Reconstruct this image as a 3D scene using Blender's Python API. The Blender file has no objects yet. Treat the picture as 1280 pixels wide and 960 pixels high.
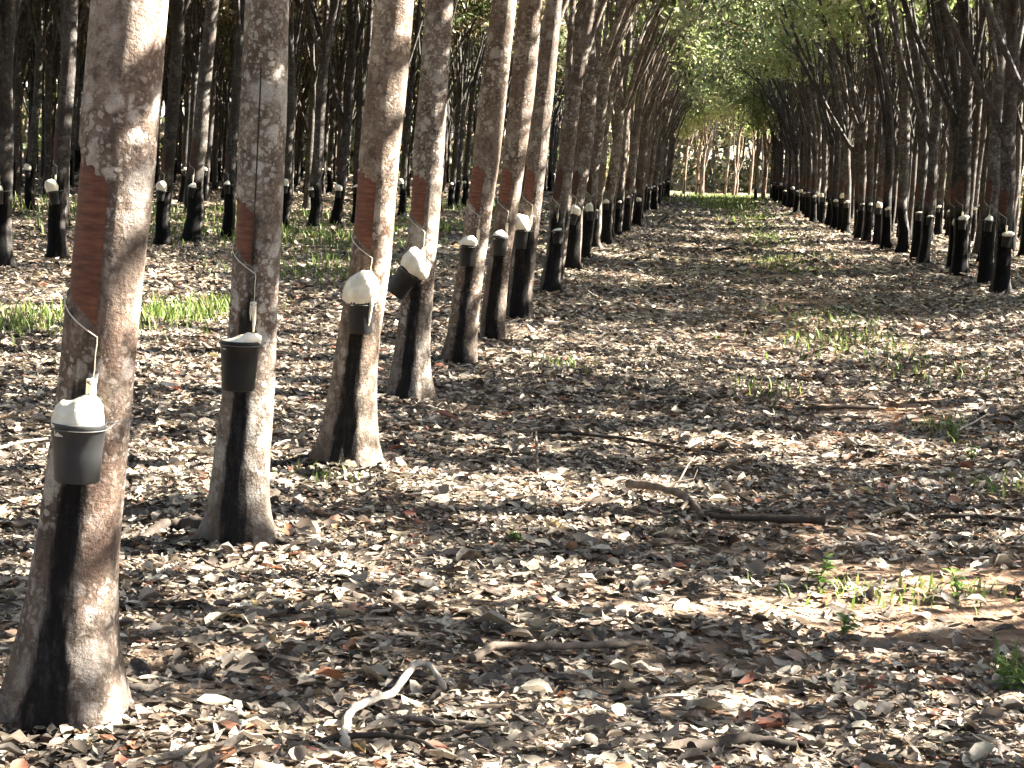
import bpy, math, random
import numpy as np
from mathutils import Matrix, Vector, Euler

random.seed(7)
rng = np.random.default_rng(7)
R = math.radians
scene = bpy.context.scene
COL = scene.collection

# ------------------------------------------------------------------ camera
F = 2200.0                      # focal length in photograph pixels (1280 wide)
EYE = np.array([0.0, 0.0, 1.6])
VPX, VPY, TILT = 872.0, 226.0, 0.063
fw = np.array([VPX - 640, 480 - VPY, -F]); fw /= np.linalg.norm(fw)
rt = np.array([math.cos(TILT), -math.sin(TILT), 0.0]); rt -= fw * rt.dot(fw); rt /= np.linalg.norm(rt)
up = np.cross(rt, fw)
W2C = np.stack([rt, fw, up], axis=1)          # world -> camera
cam_d = bpy.data.cameras.new('camera'); cam = bpy.data.objects.new('camera', cam_d); COL.objects.link(cam)
m = W2C.T
cam.matrix_world = Matrix(((m[0][0], m[0][1], m[0][2], 0), (m[1][0], m[1][1], m[1][2], 0), (m[2][0], m[2][1], m[2][2], 1.6), (0, 0, 0, 1)))
cam_d.sensor_width = 36; cam_d.lens = 36 * F / 1280
cam_d.clip_start = 0.1; cam_d.clip_end = 3000
scene.camera = cam

def ray(px, py):
    return W2C.T @ np.array([px - 640, 480 - py, -F])
def at_depth(px, py, d):
    r = ray(px, py); return EYE + r * (d / r[1])
def project(p):
    c = W2C @ (np.asarray(p, float) - EYE)
    return 640 + F * c[0] / -c[2], 480 - F * c[1] / -c[2], -c[2]

def sstep(a, b, x):
    t = np.clip((x - a) / (b - a), 0, 1); return t * t * (3 - 2 * t)
def gz(x, y):
    x = np.asarray(x, float); y = np.asarray(y, float)
    z = 0.27 * sstep(0.6, 5.2, x) + 0.55 * sstep(45, 125, y)
    z = z + 0.018 * np.sin(1.7 * x + 0.6 * y) + 0.015 * np.sin(2.9 * y - 1.1 * x + 1.3) + 0.012 * np.sin(4.3 * x + 3.1 * y) 
    z = z + 0.03 * np.exp(-((x + 2.0) / 0.7) ** 2)
    return z
def on_ground(px, py):
    r = ray(px, py); t = 1.6 / -r[2]
    for _ in range(12):
        p = EYE + r * t
        t = (1.6 - float(gz(p[0], p[1]))) / -r[2]
    return EYE + r * t

# ------------------------------------------------------------------ objects
def props(o, label=None, cat=None, group=None, kind=None):
    if label: o['label'] = label
    if cat: o['category'] = cat
    if group: o['group'] = group
    if kind: o['kind'] = kind
    return o
def link(name, data, parent=None):
    o = bpy.data.objects.new(name, data); COL.objects.link(o)
    if parent: o.parent = parent
    return o
def thing(name, loc, label, cat, group=None):
    o = link(name, None); o.location = loc; o.empty_display_size = 0.1
    return props(o, label, cat, group)

class MB:
    """collects vertices, faces, material slots and one vector attribute"""
    def __init__(s): s.v = []; s.f = []; s.mi = []; s.a = []; s.n = 0
    def add(s, v, f, mi=0, a=None):
        v = np.asarray(v, float); f = np.asarray(f, int)
        s.v.append(v); s.f.append(f + s.n); s.mi.append(np.full(len(f), mi, int))
        s.a.append(np.tile(np.array([3.0, 90.0, 0.0]), (len(v), 1)) if a is None else np.asarray(a, float))
        s.n += len(v)
    def mesh(s, name, mats, smooth=True):
        me = bpy.data.meshes.new(name)
        v = np.concatenate(s.v)
        loops = np.concatenate([f.ravel() for f in s.f])
        sizes = np.concatenate([np.full(len(f), f.shape[1], int) for f in s.f])
        me.vertices.add(len(v)); me.vertices.foreach_set('co', v.ravel())
        me.loops.add(len(loops)); me.loops.foreach_set('vertex_index', loops.astype(np.int32))
        me.polygons.add(len(sizes))
        starts = np.concatenate([[0], np.cumsum(sizes)[:-1]]).astype(np.int32)
        me.polygons.foreach_set('loop_start', starts)
        me.polygons.foreach_set('material_index', np.concatenate(s.mi).astype(np.int32))
        if smooth: me.polygons.foreach_set('use_smooth', np.ones(len(sizes), bool))
        at = me.attributes.new('th', 'FLOAT_VECTOR', 'POINT')
        at.data.foreach_set('vector', np.concatenate(s.a).ravel())
        for mm in mats: me.materials.append(mm)
        me.update(calc_edges=True); me.validate()
        return me

def ring_faces(nr, ns):
    i = np.arange(nr - 1)[:, None] * ns; j = np.arange(ns)[None, :]; k = (np.arange(ns)[None, :] + 1) % ns
    return np.stack([i + j, i + k, i + ns + k, i + ns + j], -1).reshape(-1, 4)

def tube(mb, pts, rad, ns=6, mi=0, cap=True, a=None):
    pts = np.asarray(pts, float); n = len(pts); rad = np.broadcast_to(np.asarray(rad, float), (n,))
    t = np.gradient(pts, axis=0); t /= np.linalg.norm(t, axis=1)[:, None] + 1e-9
    u = np.cross(t[0], [0.31, 0.9, 0.2]); u /= np.linalg.norm(u)
    th = np.linspace(0, 2 * np.pi, ns, endpoint=False); V = []
    for i in range(n):
        u = u - t[i] * u.dot(t[i]); u /= np.linalg.norm(u) + 1e-9
        w = np.cross(t[i], u)
        V.append(pts[i] + rad[i] * (np.cos(th)[:, None] * u + np.sin(th)[:, None] * w))
    V = np.concatenate(V)
    mb.add(V, ring_faces(n, ns), mi, a)
    if cap:
        mb.add(np.concatenate([V[-ns:], [pts[-1] + t[-1] * rad[-1] * 0.5]]), [[j, (j + 1) % ns, ns] for j in range(ns)], mi)
        mb.add(np.concatenate([V[:ns], [pts[0] - t[0] * rad[0] * 0.5]]), [[(j + 1) % ns, j, ns] for j in range(ns)], mi)

def lathe(mb, prof, ns=20, mi=0, wob=0.0):
    th = np.linspace(0, 2 * np.pi, ns, endpoint=False); V = []
    for k, (r, z) in enumerate(prof):
        rr = r * (1 + wob * np.sin(2 * th + k) + 0.6 * wob * np.sin(5 * th + 2.1 * k))
        V.append(np.stack([rr * np.cos(th), rr * np.sin(th), z + wob * 0.3 * r * np.sin(3 * th + k)], 1))
    mb.add(np.concatenate(V), ring_faces(len(prof), ns), mi)

# ------------------------------------------------------------------ materials
class NT:
    def __init__(s, name):
        s.m = bpy.data.materials.new(name); s.m.use_nodes = True
        s.t = s.m.node_tree; s.t.nodes.clear()
        s.out = s.t.nodes.new('ShaderNodeOutputMaterial')
    def n(s, typ, ins=None, **kw):
        nd = s.t.nodes.new('ShaderNode' + typ)
        for k, v in kw.items(): setattr(nd, k, v)
        for k, v in (ins or {}).items():
            sk = nd.inputs[k]
            if hasattr(v, 'is_output'): s.t.links.new(v, sk)
            else: sk.default_value = v
        return nd
    def math(s, op, a, b=0.0, c=0.0, clamp=False):
        nd = s.n('Math', {0: a, 1: b, 2: c}, operation=op, use_clamp=clamp); return nd.outputs[0]
    def map(s, v, a, b, c=0.0, d=1.0, smooth=True):
        return s.n('MapRange', {0: v, 1: a, 2: b, 3: c, 4: d}, interpolation_type='SMOOTHSTEP' if smooth else 'LINEAR').outputs[0]
    def mix(s, f, a, b):
        nd = s.n('Mix', data_type='RGBA')
        for k, v in ((0, f), (6, a), (7, b)):
            if hasattr(v, 'is_output'): s.t.links.new(v, nd.inputs[k])
            else: nd.inputs[k].default_value = v if k == 0 else (tuple(v) + (1,))[:4]
        return nd.outputs[2]
    def ramp(s, f, stops, interp='LINEAR'):
        nd = s.n('ValToRGB', {0: f}); cr = nd.color_ramp; cr.interpolation = interp
        while len(cr.elements) > 1: cr.elements.remove(cr.elements[-1])
        cr.elements[0].position = stops[0][0]; cr.elements[0].color = tuple(stops[0][1]) + (1,)
        for p, c in stops[1:]:
            e = cr.elements.new(p); e.color = tuple(c) + (1,)
        return nd.outputs[0]
    def noise(s, vec, scale, detail=4, rough=0.55, out=0):
        return s.n('TexNoise', {'Vector': vec, 'Scale': scale, 'Detail': detail, 'Roughness': rough}).outputs[out]
    def finish(s, col, rough=0.8, bump=None, bstr=0.3, bdist=0.02, spec=0.3, trans=None, tcol=None):
        b = s.n('BsdfPrincipled')
        for k, v in (('Base Color', col), ('Roughness', rough), ('Specular IOR Level', spec)):
            if hasattr(v, 'is_output'): s.t.links.new(v, b.inputs[k])
            else: b.inputs[k].default_value = (tuple(v) + (1,))[:4] if k == 'Base Color' else v
        if bump is not None:
            bp = s.n('Bump', {'Height': bump, 'Strength': bstr, 'Distance': bdist})
            s.t.links.new(bp.outputs[0], b.inputs['Normal'])
        sh = b.outputs[0]
        if trans:
            tr = s.n('BsdfTranslucent', {'Color': tcol if tcol is not None else col})
            sh = s.n('MixShader', {0: trans, 1: b.outputs[0], 2: tr.outputs[0]}).outputs[0]
        s.t.links.new(sh, s.out.inputs[0]); return s.m

def bark_mat():
    t = NT('bark')
    obj = t.n('TexCoord').outputs['Object']
    rnd = t.n('ObjectInfo').outputs['Random']
    off = t.n('VectorMath', {0: obj, 1: t.n('CombineXYZ', {0: t.math('MULTIPLY', rnd, 37.0), 1: t.math('MULTIPLY', rnd, 11.0), 2: 0.0}).outputs[0]}, operation='ADD').outputs[0]
    a = t.n('Attribute', attribute_name='th').outputs['Vector']
    sp = t.n('SeparateXYZ', {0: a}); az, h, wd = sp.outputs
    sq = t.n('Mapping', {'Vector': off, 'Scale': (1, 1, 0.6)}).outputs[0]
    n1 = t.noise(sq, 4.5, 6, 0.6); n2 = t.noise(sq, 26, 6, 0.65); n3 = t.noise(off, 90, 4, 0.6)
    base = t.ramp(n1, [(0.30, (.078, .058, .045)), (0.45, (.145, .110, .088)), (0.56, (.195, .155, .127)), (0.72, (.275, .240, .208))])
    red = t.map(t.noise(off, 2.6, 5, 0.6), 0.50, 0.70)
    base = t.mix(t.math('MULTIPLY', red, 0.6), base, (.165, .088, .060))
    base = t.mix(t.map(n2, 0.46, 0.66, 0, 0.8), base, (.060, .046, .037))
    n4 = t.noise(t.n('Mapping', {'Vector': off, 'Scale': (1, 1, 1.6)}).outputs[0], 48, 5, .7)
    base = t.mix(t.map(n4, 0.50, 0.68, 0, 0.7), base, (.050, .038, .030))
    base = t.mix(t.map(n4, 0.44, 0.28, 0, 0.5), base, (.30, .265, .225))
    # lichen blotches
    warp = t.n('VectorMath', {0: off, 1: t.n('VectorMath', {0: t.n('TexNoise', {'Vector': off, 'Scale': 22.0, 'Detail': 4.0}).outputs[1], 1: (.055, .055, .055)}, operation='MULTIPLY').outputs[0]}, operation='ADD').outputs[0]
    for sc, r0, keep, colr, amt in ((15, 0.46, 0.42, (.47, .44, .41), .85), (36, 0.48, 0.38, (.44, .41, .375), .8), (8, 0.54, 0.48, (.41, .385, .355), .8), (70, .47, .5, (.42, .39, .35), .7)):
        vo = t.n('TexVoronoi', {'Vector': warp, 'Scale': sc})
        cs = t.n('SeparateXYZ', {0: vo.outputs['Color']}).outputs[0]
        msk = t.math('MULTIPLY', t.map(vo.outputs['Distance'], r0, r0 * 0.55), t.math('GREATER_THAN', cs, keep))
        msk = t.math('MULTIPLY', msk, t.map(t.noise(off, 3.1, 3), 0.33, 0.56))
        msk = t.math('MULTIPLY', msk, t.map(n3, 0.30, 0.55, 0.5, 1))
        base = t.mix(t.math('MULTIPLY', msk, amt), base, colr)
    base = t.mix(t.map(n3, .52, .70, 0, .45), base, (.045, .036, .030))
    # damp grey-black grime at the foot and the black drip stain under the cup
    en = t.math('MULTIPLY', t.math('SUBTRACT', t.noise(t.n('Mapping', {'Vector': off, 'Scale': (1, 1, .25)}).outputs[0], 16, 6, .7), .5), 0.9)
    grime = t.map(t.math('ADD', h, t.math('MULTIPLY', en, 0.8)), 0.62, 0.18)
    base = t.mix(t.math('MULTIPLY', grime, 0.55), base, (.075, .062, .050))
    dr = t.math('MULTIPLY', t.math('SUBTRACT', t.noise(t.n('Mapping', {'Vector': off, 'Scale': (1, 1, .06)}).outputs[0], 42, 4, .6), .5), .55)
    en = t.math('ADD', en, dr)
    saz = t.math('ABSOLUTE', t.math('ADD', t.math('ADD', az, 0.10), t.math('MULTIPLY', en, .8)))
    wide = t.math('ADD', wd, t.map(h, .5, 0.0, 0, .12))
    st = t.map(t.math('SUBTRACT', saz, wide), 0.13, -0.13)
    st = t.math('MULTIPLY', st, t.map(t.math('ADD', h, t.math('MULTIPLY', en, .45)), 1.15, .92))
    st = t.math('MULTIPLY', st, t.map(t.noise(t.n('Mapping', {'Vector': off, 'Scale': (1, 1, .12)}).outputs[0], 60, 5, .7), 0.40, 0.70, 1, .88)); st = t.math('MULTIPLY', st, t.map(n2, 0.45, 0.70, 1, .94))
    base = t.mix(st, base, (.010, .010, .011))
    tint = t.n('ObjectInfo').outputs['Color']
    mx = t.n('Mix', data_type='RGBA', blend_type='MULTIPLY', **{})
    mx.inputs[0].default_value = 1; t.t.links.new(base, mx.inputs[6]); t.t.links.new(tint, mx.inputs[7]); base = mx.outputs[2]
    bump = t.math('ADD', t.math('MULTIPLY', n2, .6), t.math('ADD', t.math('MULTIPLY', n3, .35), t.math('MULTIPLY', n4, .6)))
    return t.finish(base, t.map(st, 0, 1, .85, .75), bump, .9, .014, t.map(st, 0, 1, .25, .06))

def simple(name, lo, hi, scale=8, rough=.8, bs=.3, bd=.01, spec=.3, stretch=(1, 1, 1), trans=None, detail=6):
    t = NT(name)
    o = t.n('Mapping', {'Vector': t.n('TexCoord').outputs['Object'], 'Scale': stretch}).outputs[0]
    n = t.noise(o, scale, detail, .6)
    return t.finish(t.ramp(n, [(.32, lo), (.68, hi)]), rough, n, bs, bd, spec, trans)

def island_mat(name, stops, rough=.7, trans=.25, spec=.25, vein=False):
    t = NT(name)
    g = t.n('NewGeometry').outputs['Random Per Island']
    c = t.ramp(g, stops)
    n = t.noise(t.n('TexCoord').outputs['Object'], 45, 3, .6)
    c = t.mix(t.map(n, .35, .7, 0, .45), c, tuple(x * .55 for x in stops[len(stops) // 2][1]))
    return t.finish(c, rough, None, spec=spec, trans=trans)

def ground_mat():
    t = NT('leaf_strewn_soil')
    o = t.n('TexCoord').outputs['Object']
    n = t.noise(o, .9, 6, .6)
    soil = t.ramp(t.noise(o, 7, 8, .65), [(.3, (.055, .036, .025)), (.55, (.115, .075, .050)), (.75, (.19, .125, .080))])
    vo = t.n('TexVoronoi', {'Vector': o, 'Scale': 13.0, 'Randomness': 1.0})
    leaf = t.ramp(t.n('SeparateXYZ', {0: vo.outputs['Color']}).outputs[0], [(.0, (.035, .025, .018)), (.35, (.10, .07, .048)), (.62, (.20, .145, .10)), (.85, (.34, .27, .20)), (1, (.46, .40, .32))])
    c = t.mix(t.map(n, .30, .48), soil, leaf)
    sp = t.n('SeparateXYZ', {0: o}); x, y = sp.outputs[0], sp.outputs[1]
    # bare reddish earth along the wheel track on the right
    bare = t.math('MULTIPLY', t.map(t.noise(o, .75, 4, .55), .38, .50), t.math('MULTIPLY', t.map(x, -.1, .8), t.map(x, 3.6, 2.4)))
    c = t.mix(t.math('MULTIPLY', bare, .85), c, t.ramp(t.noise(o, 16, 7, .6), [(.3, (.12, .070, .042)), (.7, (.27, .17, .11))]))
    gr = t.math('MULTIPLY', t.map(t.noise(o, .35, 5, .6), .46, .60), t.map(y, 18, 40))
    c = t.mix(t.math('MULTIPLY', gr, .55), c, t.ramp(t.noise(o, 9, 6), [(.3, (.05, .075, .02)), (.7, (.13, .17, .05))]))
    b = t.math('ADD', vo.outputs['Distance'], t.noise(o, 30, 6))
    return t.finish(c, .9, b, .9, .03, .15)

M = {}
M['bark'] = bark_mat()
M['panel'] = simple('tapped_bark', (.060, .022, .013), (.165, .062, .034), 14, .7, .5, .006, .3, (1, 1, 5))
M['panel_dark'] = simple('dark_tapped_bark', (.030, .016, .012), (.085, .042, .030), 14, .8, .9, .006, .2, (1, 1, 5))  # darker copy of the panel colour, for trees behind the near ones
M['latex'] = simple('latex', (.52, .46, .34), (.78, .73, .61), 12, .5, .5, .012, .4)
M['latex_old'] = simple('old_latex', (.50, .43, .31), (.78, .72, .58), 14, .6, .5, .015, .35)
M['cup'] = simple('black_plastic', (.004, .004, .0045), (.012, .012, .0125), 20, .5, .15, .004, .3, (1, 1, .3))
M['cupgrey'] = simple('dusty_plastic', (.006, .006, .0065), (.045, .045, .046), 7, .45, .15, .004, .4, (1, 1, .25))
M['wire'] = simple('galvanised_wire', (.05, .048, .045), (.12, .115, .11), 30, .45, .1, .001, .5)
M['wood'] = simple('dead_wood', (.055, .040, .030), (.20, .155, .120), 12, .85, .6, .006, .2, (1, 1, 1))
M['wood_pale'] = simple('bleached_wood', (.20, .165, .13), (.46, .41, .34), 12, .85, .6, .006, .2)
M['wood_dark'] = simple('rotten_wood', (.014, .011, .009), (.060, .045, .034), 14, .85, .6, .006, .2)
M['ground'] = ground_mat()
M['leaf'] = island_mat('leaf', [(0, (.045, .075, .022)), (.30, (.075, .115, .035)), (.55, (.12, .15, .055)), (.72, (.17, .17, .08)), (.85, (.24, .20, .11)), (1, (.28, .23, .15))], .5, .42)
M['leaf_pale'] = island_mat('pale_leaf', [(0, (.11, .16, .05)), (.3, (.20, .26, .085)), (.6, (.30, .34, .14)), (.85, (.40, .40, .21)), (1, (.46, .42, .28))], .5, .55)  # paler leaf: haze and backlight of the canopy put into the colour
M['leaf_dry'] = island_mat('dry_foliage', [(0, (.05, .06, .02)), (.25, (.10, .10, .04)), (.5, (.20, .165, .09)), (.75, (.32, .26, .17)), (1, (.42, .36, .26))], .55, .32)
M['litter'] = island_mat('dry_leaf', [(0, (.016, .012, .010)), (.20, (.038, .028, .022)), (.36, (.080, .060, .046)), (.50, (.142, .110, .084)), (.62, (.21, .170, .132)), (.74, (.30, .25, .192)), (.85, (.43, .375, .285)), (.94, (.56, .51, .40)), (.965, (.30, .12, .055)), (.985, (.16, .045, .03)), (1, (.26, .20, .08))], .62, .18, .35)
M['grass'] = island_mat('grass_blade', [(0, (.07, .12, .025)), (.4, (.11, .17, .036)), (.75, (.165, .215, .056)), (.9, (.20, .19, .07)), (1, (.30, .25, .13))], .55, .4)
M['weed'] = island_mat('weed_leaf', [(0, (.06, .12, .02)), (.6, (.11, .19, .04)), (1, (.17, .24, .06))], .5, .4)

# ------------------------------------------------------------------ rubber trees
TH0 = R(6)            # tapping panels of the whole plantation face the same way: towards -Y, a touch right
def trunk_skin(mb, cs, rs, ns, wd, seed, flare=True, z0=0.0, notch=None):
    """cs: centres bottom->top (near vertical), rs radii. az=0 is the cup side."""
    cs = np.asarray(cs); rs = np.asarray(rs); n = len(cs)
    th = np.linspace(-np.pi, np.pi, ns, endpoint=False) + 0.0
    rg = np.random.default_rng(seed); ph = rg.uniform(0, 6.28, 6)
    V, A = [], []
    for i in range(n):
        h = cs[i, 2] - z0
        fl = math.exp(-max(h, 0) / 0.085) if flare else 0
        lob = 1 + fl * (0.16 * np.sin(3 * th + ph[0]) + 0.13 * np.sin(5 * th + ph[1]) + .06 * np.sin(9 * th + ph[4])) \
            + 0.018 * np.sin(2 * th + ph[2] + h * 1.7) + 0.012 * np.sin(4 * th + ph[3] - h * 3.1) + 0.008 * np.sin(7 * th + h * 6 + ph[5])
        rr = rs[i] * lob
        if ns > 40:
            rr = rr * (1 + (.004 + .020 * math.exp(-max(h, 0) / .16)) * (np.sin(13 * th + 9 * h + ph[1]) * np.sin(21 * h + 3 * th + ph[2]) + .7 * np.sin(22 * th - 31 * h + ph[3])))
        if notch:
            a0, a1, zc, hh, sl = notch
            lo = zc + (a1 - th) * rs[i] * sl; up_ = lo + hh
            inside = (th > a0) & (th < a1) & (h > lo) & (h < up_)
            rr = np.where(inside, rr - 0.012, rr)
        w = th + TH0
        V.append(np.stack([cs[i, 0] + rr * np.sin(w), cs[i, 1] - rr * np.cos(w), np.full(ns, cs[i, 2])], 1))
        A.append(np.stack([th, np.full(ns, h), np.full(ns, wd)], 1))
    V = np.concatenate(V); A = np.concatenate(A)
    # open seam at az = +-pi: faces wrap, attribute jumps only at the back
    mb.add(V, ring_faces(n, ns), 0, A)

def panel_mesh(cfun, rfun, zc, a0, a1, hh, sl, na=14, nh=12, inset=.006, mat='panel'):
    mb = MB(); V = []
    for i in range(na + 1):
        a = a0 + (a1 - a0) * i / na
        for j in range(nh + 1):
            z = zc
            for _ in range(3): z = zc + (a1 - a) * rfun(z) * sl + hh * j / nh * (1 - .12 * math.sin(3 * a) + .07 * math.sin(9 * a + 4 * hh) * (j / nh))
            edge = min(i, na - i, j, nh - j)
            r = rfun(z) - (inset if edge > 0 else inset + .012)
            c = cfun(z); w = a + TH0
            V.append((c[0] + r * math.sin(w), c[1] - r * math.cos(w), z))
    f = [(i * (nh + 1) + j, (i + 1) * (nh + 1) + j, (i + 1) * (nh + 1) + j + 1, i * (nh + 1) + j + 1) for i in range(na) for j in range(nh)]
    mb.add(V, f); return mb.mesh('tapping_panel', [M[mat]])

def surf(cfun, rfun, a, z, off=0.0):
    c = cfun(z); r = rfun(z) + off; w = a + TH0
    return np.array([c[0] + r * math.sin(w), c[1] - r * math.cos(w), z])

def thread_mesh(cfun, rfun, zc, a0, a1, sl, zdrip, fat=.0035):
    mb = MB(); pts = []
    for i in range(12):
        a = a0 + (a1 - a0) * i / 11
        z = zc
        for _ in range(3): z = zc + (a1 - a) * rfun(z) * sl
        pts.append(surf(cfun, rfun, a, z - .004, .002))
    for k in range(1, 6): pts.append(surf(cfun, rfun, a1 + .01 * math.sin(k * 2), zc - (zc - zdrip) * k / 5, .003))
    tube(mb, pts, fat, 6); return mb.mesh('latex_thread', [M['latex_old']])

def spout_mesh(cfun, rfun, a, z):
    mb = MB(); p = surf(cfun, rfun, a, z, -.005); w = a + TH0; o = np.array([math.sin(w), -math.cos(w), 0]); s = np.array([math.cos(w), math.sin(w), 0])
    # little folded metal gutter with a latex icicle
    V = [p + s * .013 + [0, 0, .004], p - [0, 0, .004], p - s * .013 + [0, 0, .004]]
    V += [v + o * .045 + np.array([0, 0, -.022]) for v in V]
    V += [v - np.array([0, 0, .002]) for v in V]
    mb.add(V, [(0, 1, 4, 3), (1, 2, 5, 4), (6, 9, 10, 7), (7, 10, 11, 8), (3, 4, 10, 9), (4, 5, 11, 10), (0, 3, 9, 6), (5, 2, 8, 11)], 0)
    b = p + o * .036 + np.array([0, 0, -.022])
    tube(mb, [b + [0, 0, .01], b - [0, 0, .02], b + s * .003 - [0, 0, .055], b + s * .002 - [0, 0, .105]], [.010, .011, .007, .003], 7, 1)
    tube(mb, [b - s * .011 + [0, 0, .01], b - s * .012 - [0, 0, .03], b - s * .010 - [0, 0, .06]], [.005, .005, .002], 6, 1)
    return mb.mesh('spout', [M['wire'], M['latex']])

NCL = 24; ZL = 5.0
def grow_crown(mbT, mbC, top, d0, r0, rg, bias, height, z_leaf=None, nlimb=4, sub=(5, 8), dens=1.0):
    """limbs go to mbT, twigs and leaves to mbC"""
    leafpts = []; z_leaf = z_leaf or ZL
    def path(p, d, r, L, wander, trop, seg=.45, taper=.45):
        n = max(3, int(L / seg)); pts = [p]; rad = [r]
        for i in range(n):
            d = d + rg.normal(0, wander, 3) + trop; d = d / np.linalg.norm(d)
            p = p + d * L / n; pts.append(p); rad.append(r * (1 - (1 - taper) * (i + 1) / n))
        return np.array(pts), np.array(rad)
    up3 = np.array([0, 0, 1.0]); az0 = rg.uniform(0, 6.28)
    for k in range(nlimb):
        az = az0 + k * 6.28 / nlimb + rg.normal(0, .35)
        spread = rg.uniform(.06, .24) if k else .06
        d = d0 + spread * np.array([math.cos(az), math.sin(az), 0]) + bias * rg.uniform(-.3, 1.7)
        d /= np.linalg.norm(d)
        st = top - d0 * (rg.uniform(.15, 1.3) if k else 0.02)
        L = (height - st[2]) * rg.uniform(.72, .95)
        rr = r0 * (.92 if k == 0 else rg.uniform(.42, .62))
        P, RR = path(st, d, rr, L, .075, up3 * .03 + bias * .02, .5, .28)
        tube(mbT, P, RR, 9 if rr > .05 else 7)
        nb = rg.integers(*sub)
        for q in range(nb):
            i = int(np.clip(len(P) * (.22 + .75 * (q + rg.uniform(0, .8)) / nb), 1, len(P) - 2))
            t = P[i + 1] - P[i]; t /= np.linalg.norm(t); a = rg.uniform(0, 6.28)
            d2 = t * .9 + .75 * np.array([math.cos(a), math.sin(a), .1]); d2 /= np.linalg.norm(d2)
            P2, R2 = path(P[i], d2, RR[i] * rg.uniform(.38, .6), rg.uniform(1.5, 3.2), .10, up3 * .06, .4, .3)
            tube(mbT, P2, R2, 5)
            for w in range(rg.integers(3, 6)):
                j = int(np.clip(len(P2) * rg.uniform(.3, 1), 1, len(P2) - 2)); a = rg.uniform(0, 6.28)
                t = P2[j + 1] - P2[j]; t /= np.linalg.norm(t)
                d3 = t + .9 * np.array([math.cos(a), math.sin(a), rg.uniform(-.2, .3)]); d3 /= np.linalg.norm(d3)
                P3, R3 = path(P2[j], d3, max(.007, R2[j] * .45), rg.uniform(.6, 1.5), .15, up3 * .03, .3, .4)
                tube(mbC, P3, R3, 3, 0, False)
                for pp in P3[1:]:
                    if pp[2] > z_leaf * rg.uniform(.8, 1.3): leafpts.append(pp)
            for pp in P2[2:]:
                if pp[2] > z_leaf * rg.uniform(.9, 1.5): leafpts.append(pp)
    lp = np.array(leafpts); nc = min(len(lp), max(3, int(NCL * .62 * dens)))
    lp = lp[rg.choice(len(lp), nc, replace=False)]
    cnt = rg.integers(60, 150, nc); c = np.repeat(lp, cnt, 0); n = len(c)
    sg = np.repeat(rg.uniform(.24, .52, nc), cnt)[:, None]
    c = c + rg.normal(0, 1, (n, 3)) * sg * np.array([1.6, .65, .6])
    az = rg.uniform(0, 6.28, n); pit = rg.normal(-.5, .5, n); rol = rg.normal(0, .6, n)
    L = rg.uniform(.17, .32, n); W = L * rg.uniform(.38, .5, n)
    ax = np.stack([np.cos(az) * np.cos(pit), np.sin(az) * np.cos(pit), np.sin(pit)], 1)
    sx = np.stack([-np.sin(az), np.cos(az), np.zeros(n)], 1); nx = np.cross(ax, sx)
    s2 = sx * np.cos(rol)[:, None] + nx * np.sin(rol)[:, None]; n2 = np.cross(ax, s2)
    v = np.stack([c, c + ax * (L * .5)[:, None] + s2 * (W * .5)[:, None] + n2 * (W * .15)[:, None], c + ax * L[:, None],
                  c + ax * (L * .5)[:, None] - s2 * (W * .5)[:, None] + n2 * (W * .15)[:, None]], 1).reshape(-1, 3)
    b = np.arange(n)[:, None] * 4
    f = np.concatenate([b + [0, 1, 2], b + [0, 2, 3]])
    mbC.add(v, f, 1)

def make_tree(cs, rs, base, height, seed, bias, wd, cut_h, ns=16, near=False, nlimb=4, panel_h=.34, a0=R(-118), a1=R(-6), dens=1.0, spout=True, sub=(5, 8), lf='leaf'):
    """cs/rs in local coordinates (base at 0,0,0): returns dict of meshes"""
    rg = np.random.default_rng(seed)
    zs = cs[:, 2]
    cfun = lambda z: np.array([np.interp(z, zs, cs[:, 0]), np.interp(z, zs, cs[:, 1]), z])
    rfun = lambda z: float(np.interp(z, zs, rs))
    step = .022 if near else .16
    low = np.concatenate([np.arange(zs[0], min(2.4, zs[-1]), step), np.arange(min(2.4, zs[-1]), zs[-1] + .01, .25)])
    C = np.array([cfun(z) for z in low]); RR = np.array([rfun(z) for z in low])
    mbT, mbC = MB(), MB()
    notch = (a0, a1, cut_h, panel_h, .62) if near else None
    trunk_skin(mbT, C, RR, ns, wd, seed, True, 0.0, notch)
    d0 = C[-1] - C[-3]; d0 /= np.linalg.norm(d0)
    grow_crown(mbT, mbC, C[-1], d0, RR[-1], rg, bias, height, nlimb=nlimb, dens=dens, sub=sub)
    out = {'_raw': (mbT, mbC, lf), 'trunk': mbT.mesh('trunk', [M['bark']]), 'crown': mbC.mesh('crown', [M['bark'], M[lf]])}
    out['tapping_panel'] = panel_mesh(cfun, rfun, cut_h, a0, a1, panel_h, .62, inset=.007 if near else -.004, mat='panel' if near else 'panel_dark')
    if spout:
        out['latex_thread'] = thread_mesh(cfun, rfun, cut_h, a0 + .25, a1, .62, cut_h - .11, .0017 if near else .0022)
        out['spout'] = spout_mesh(cfun, rfun, a1, cut_h - .10)
    return out, cfun, rfun

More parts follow.
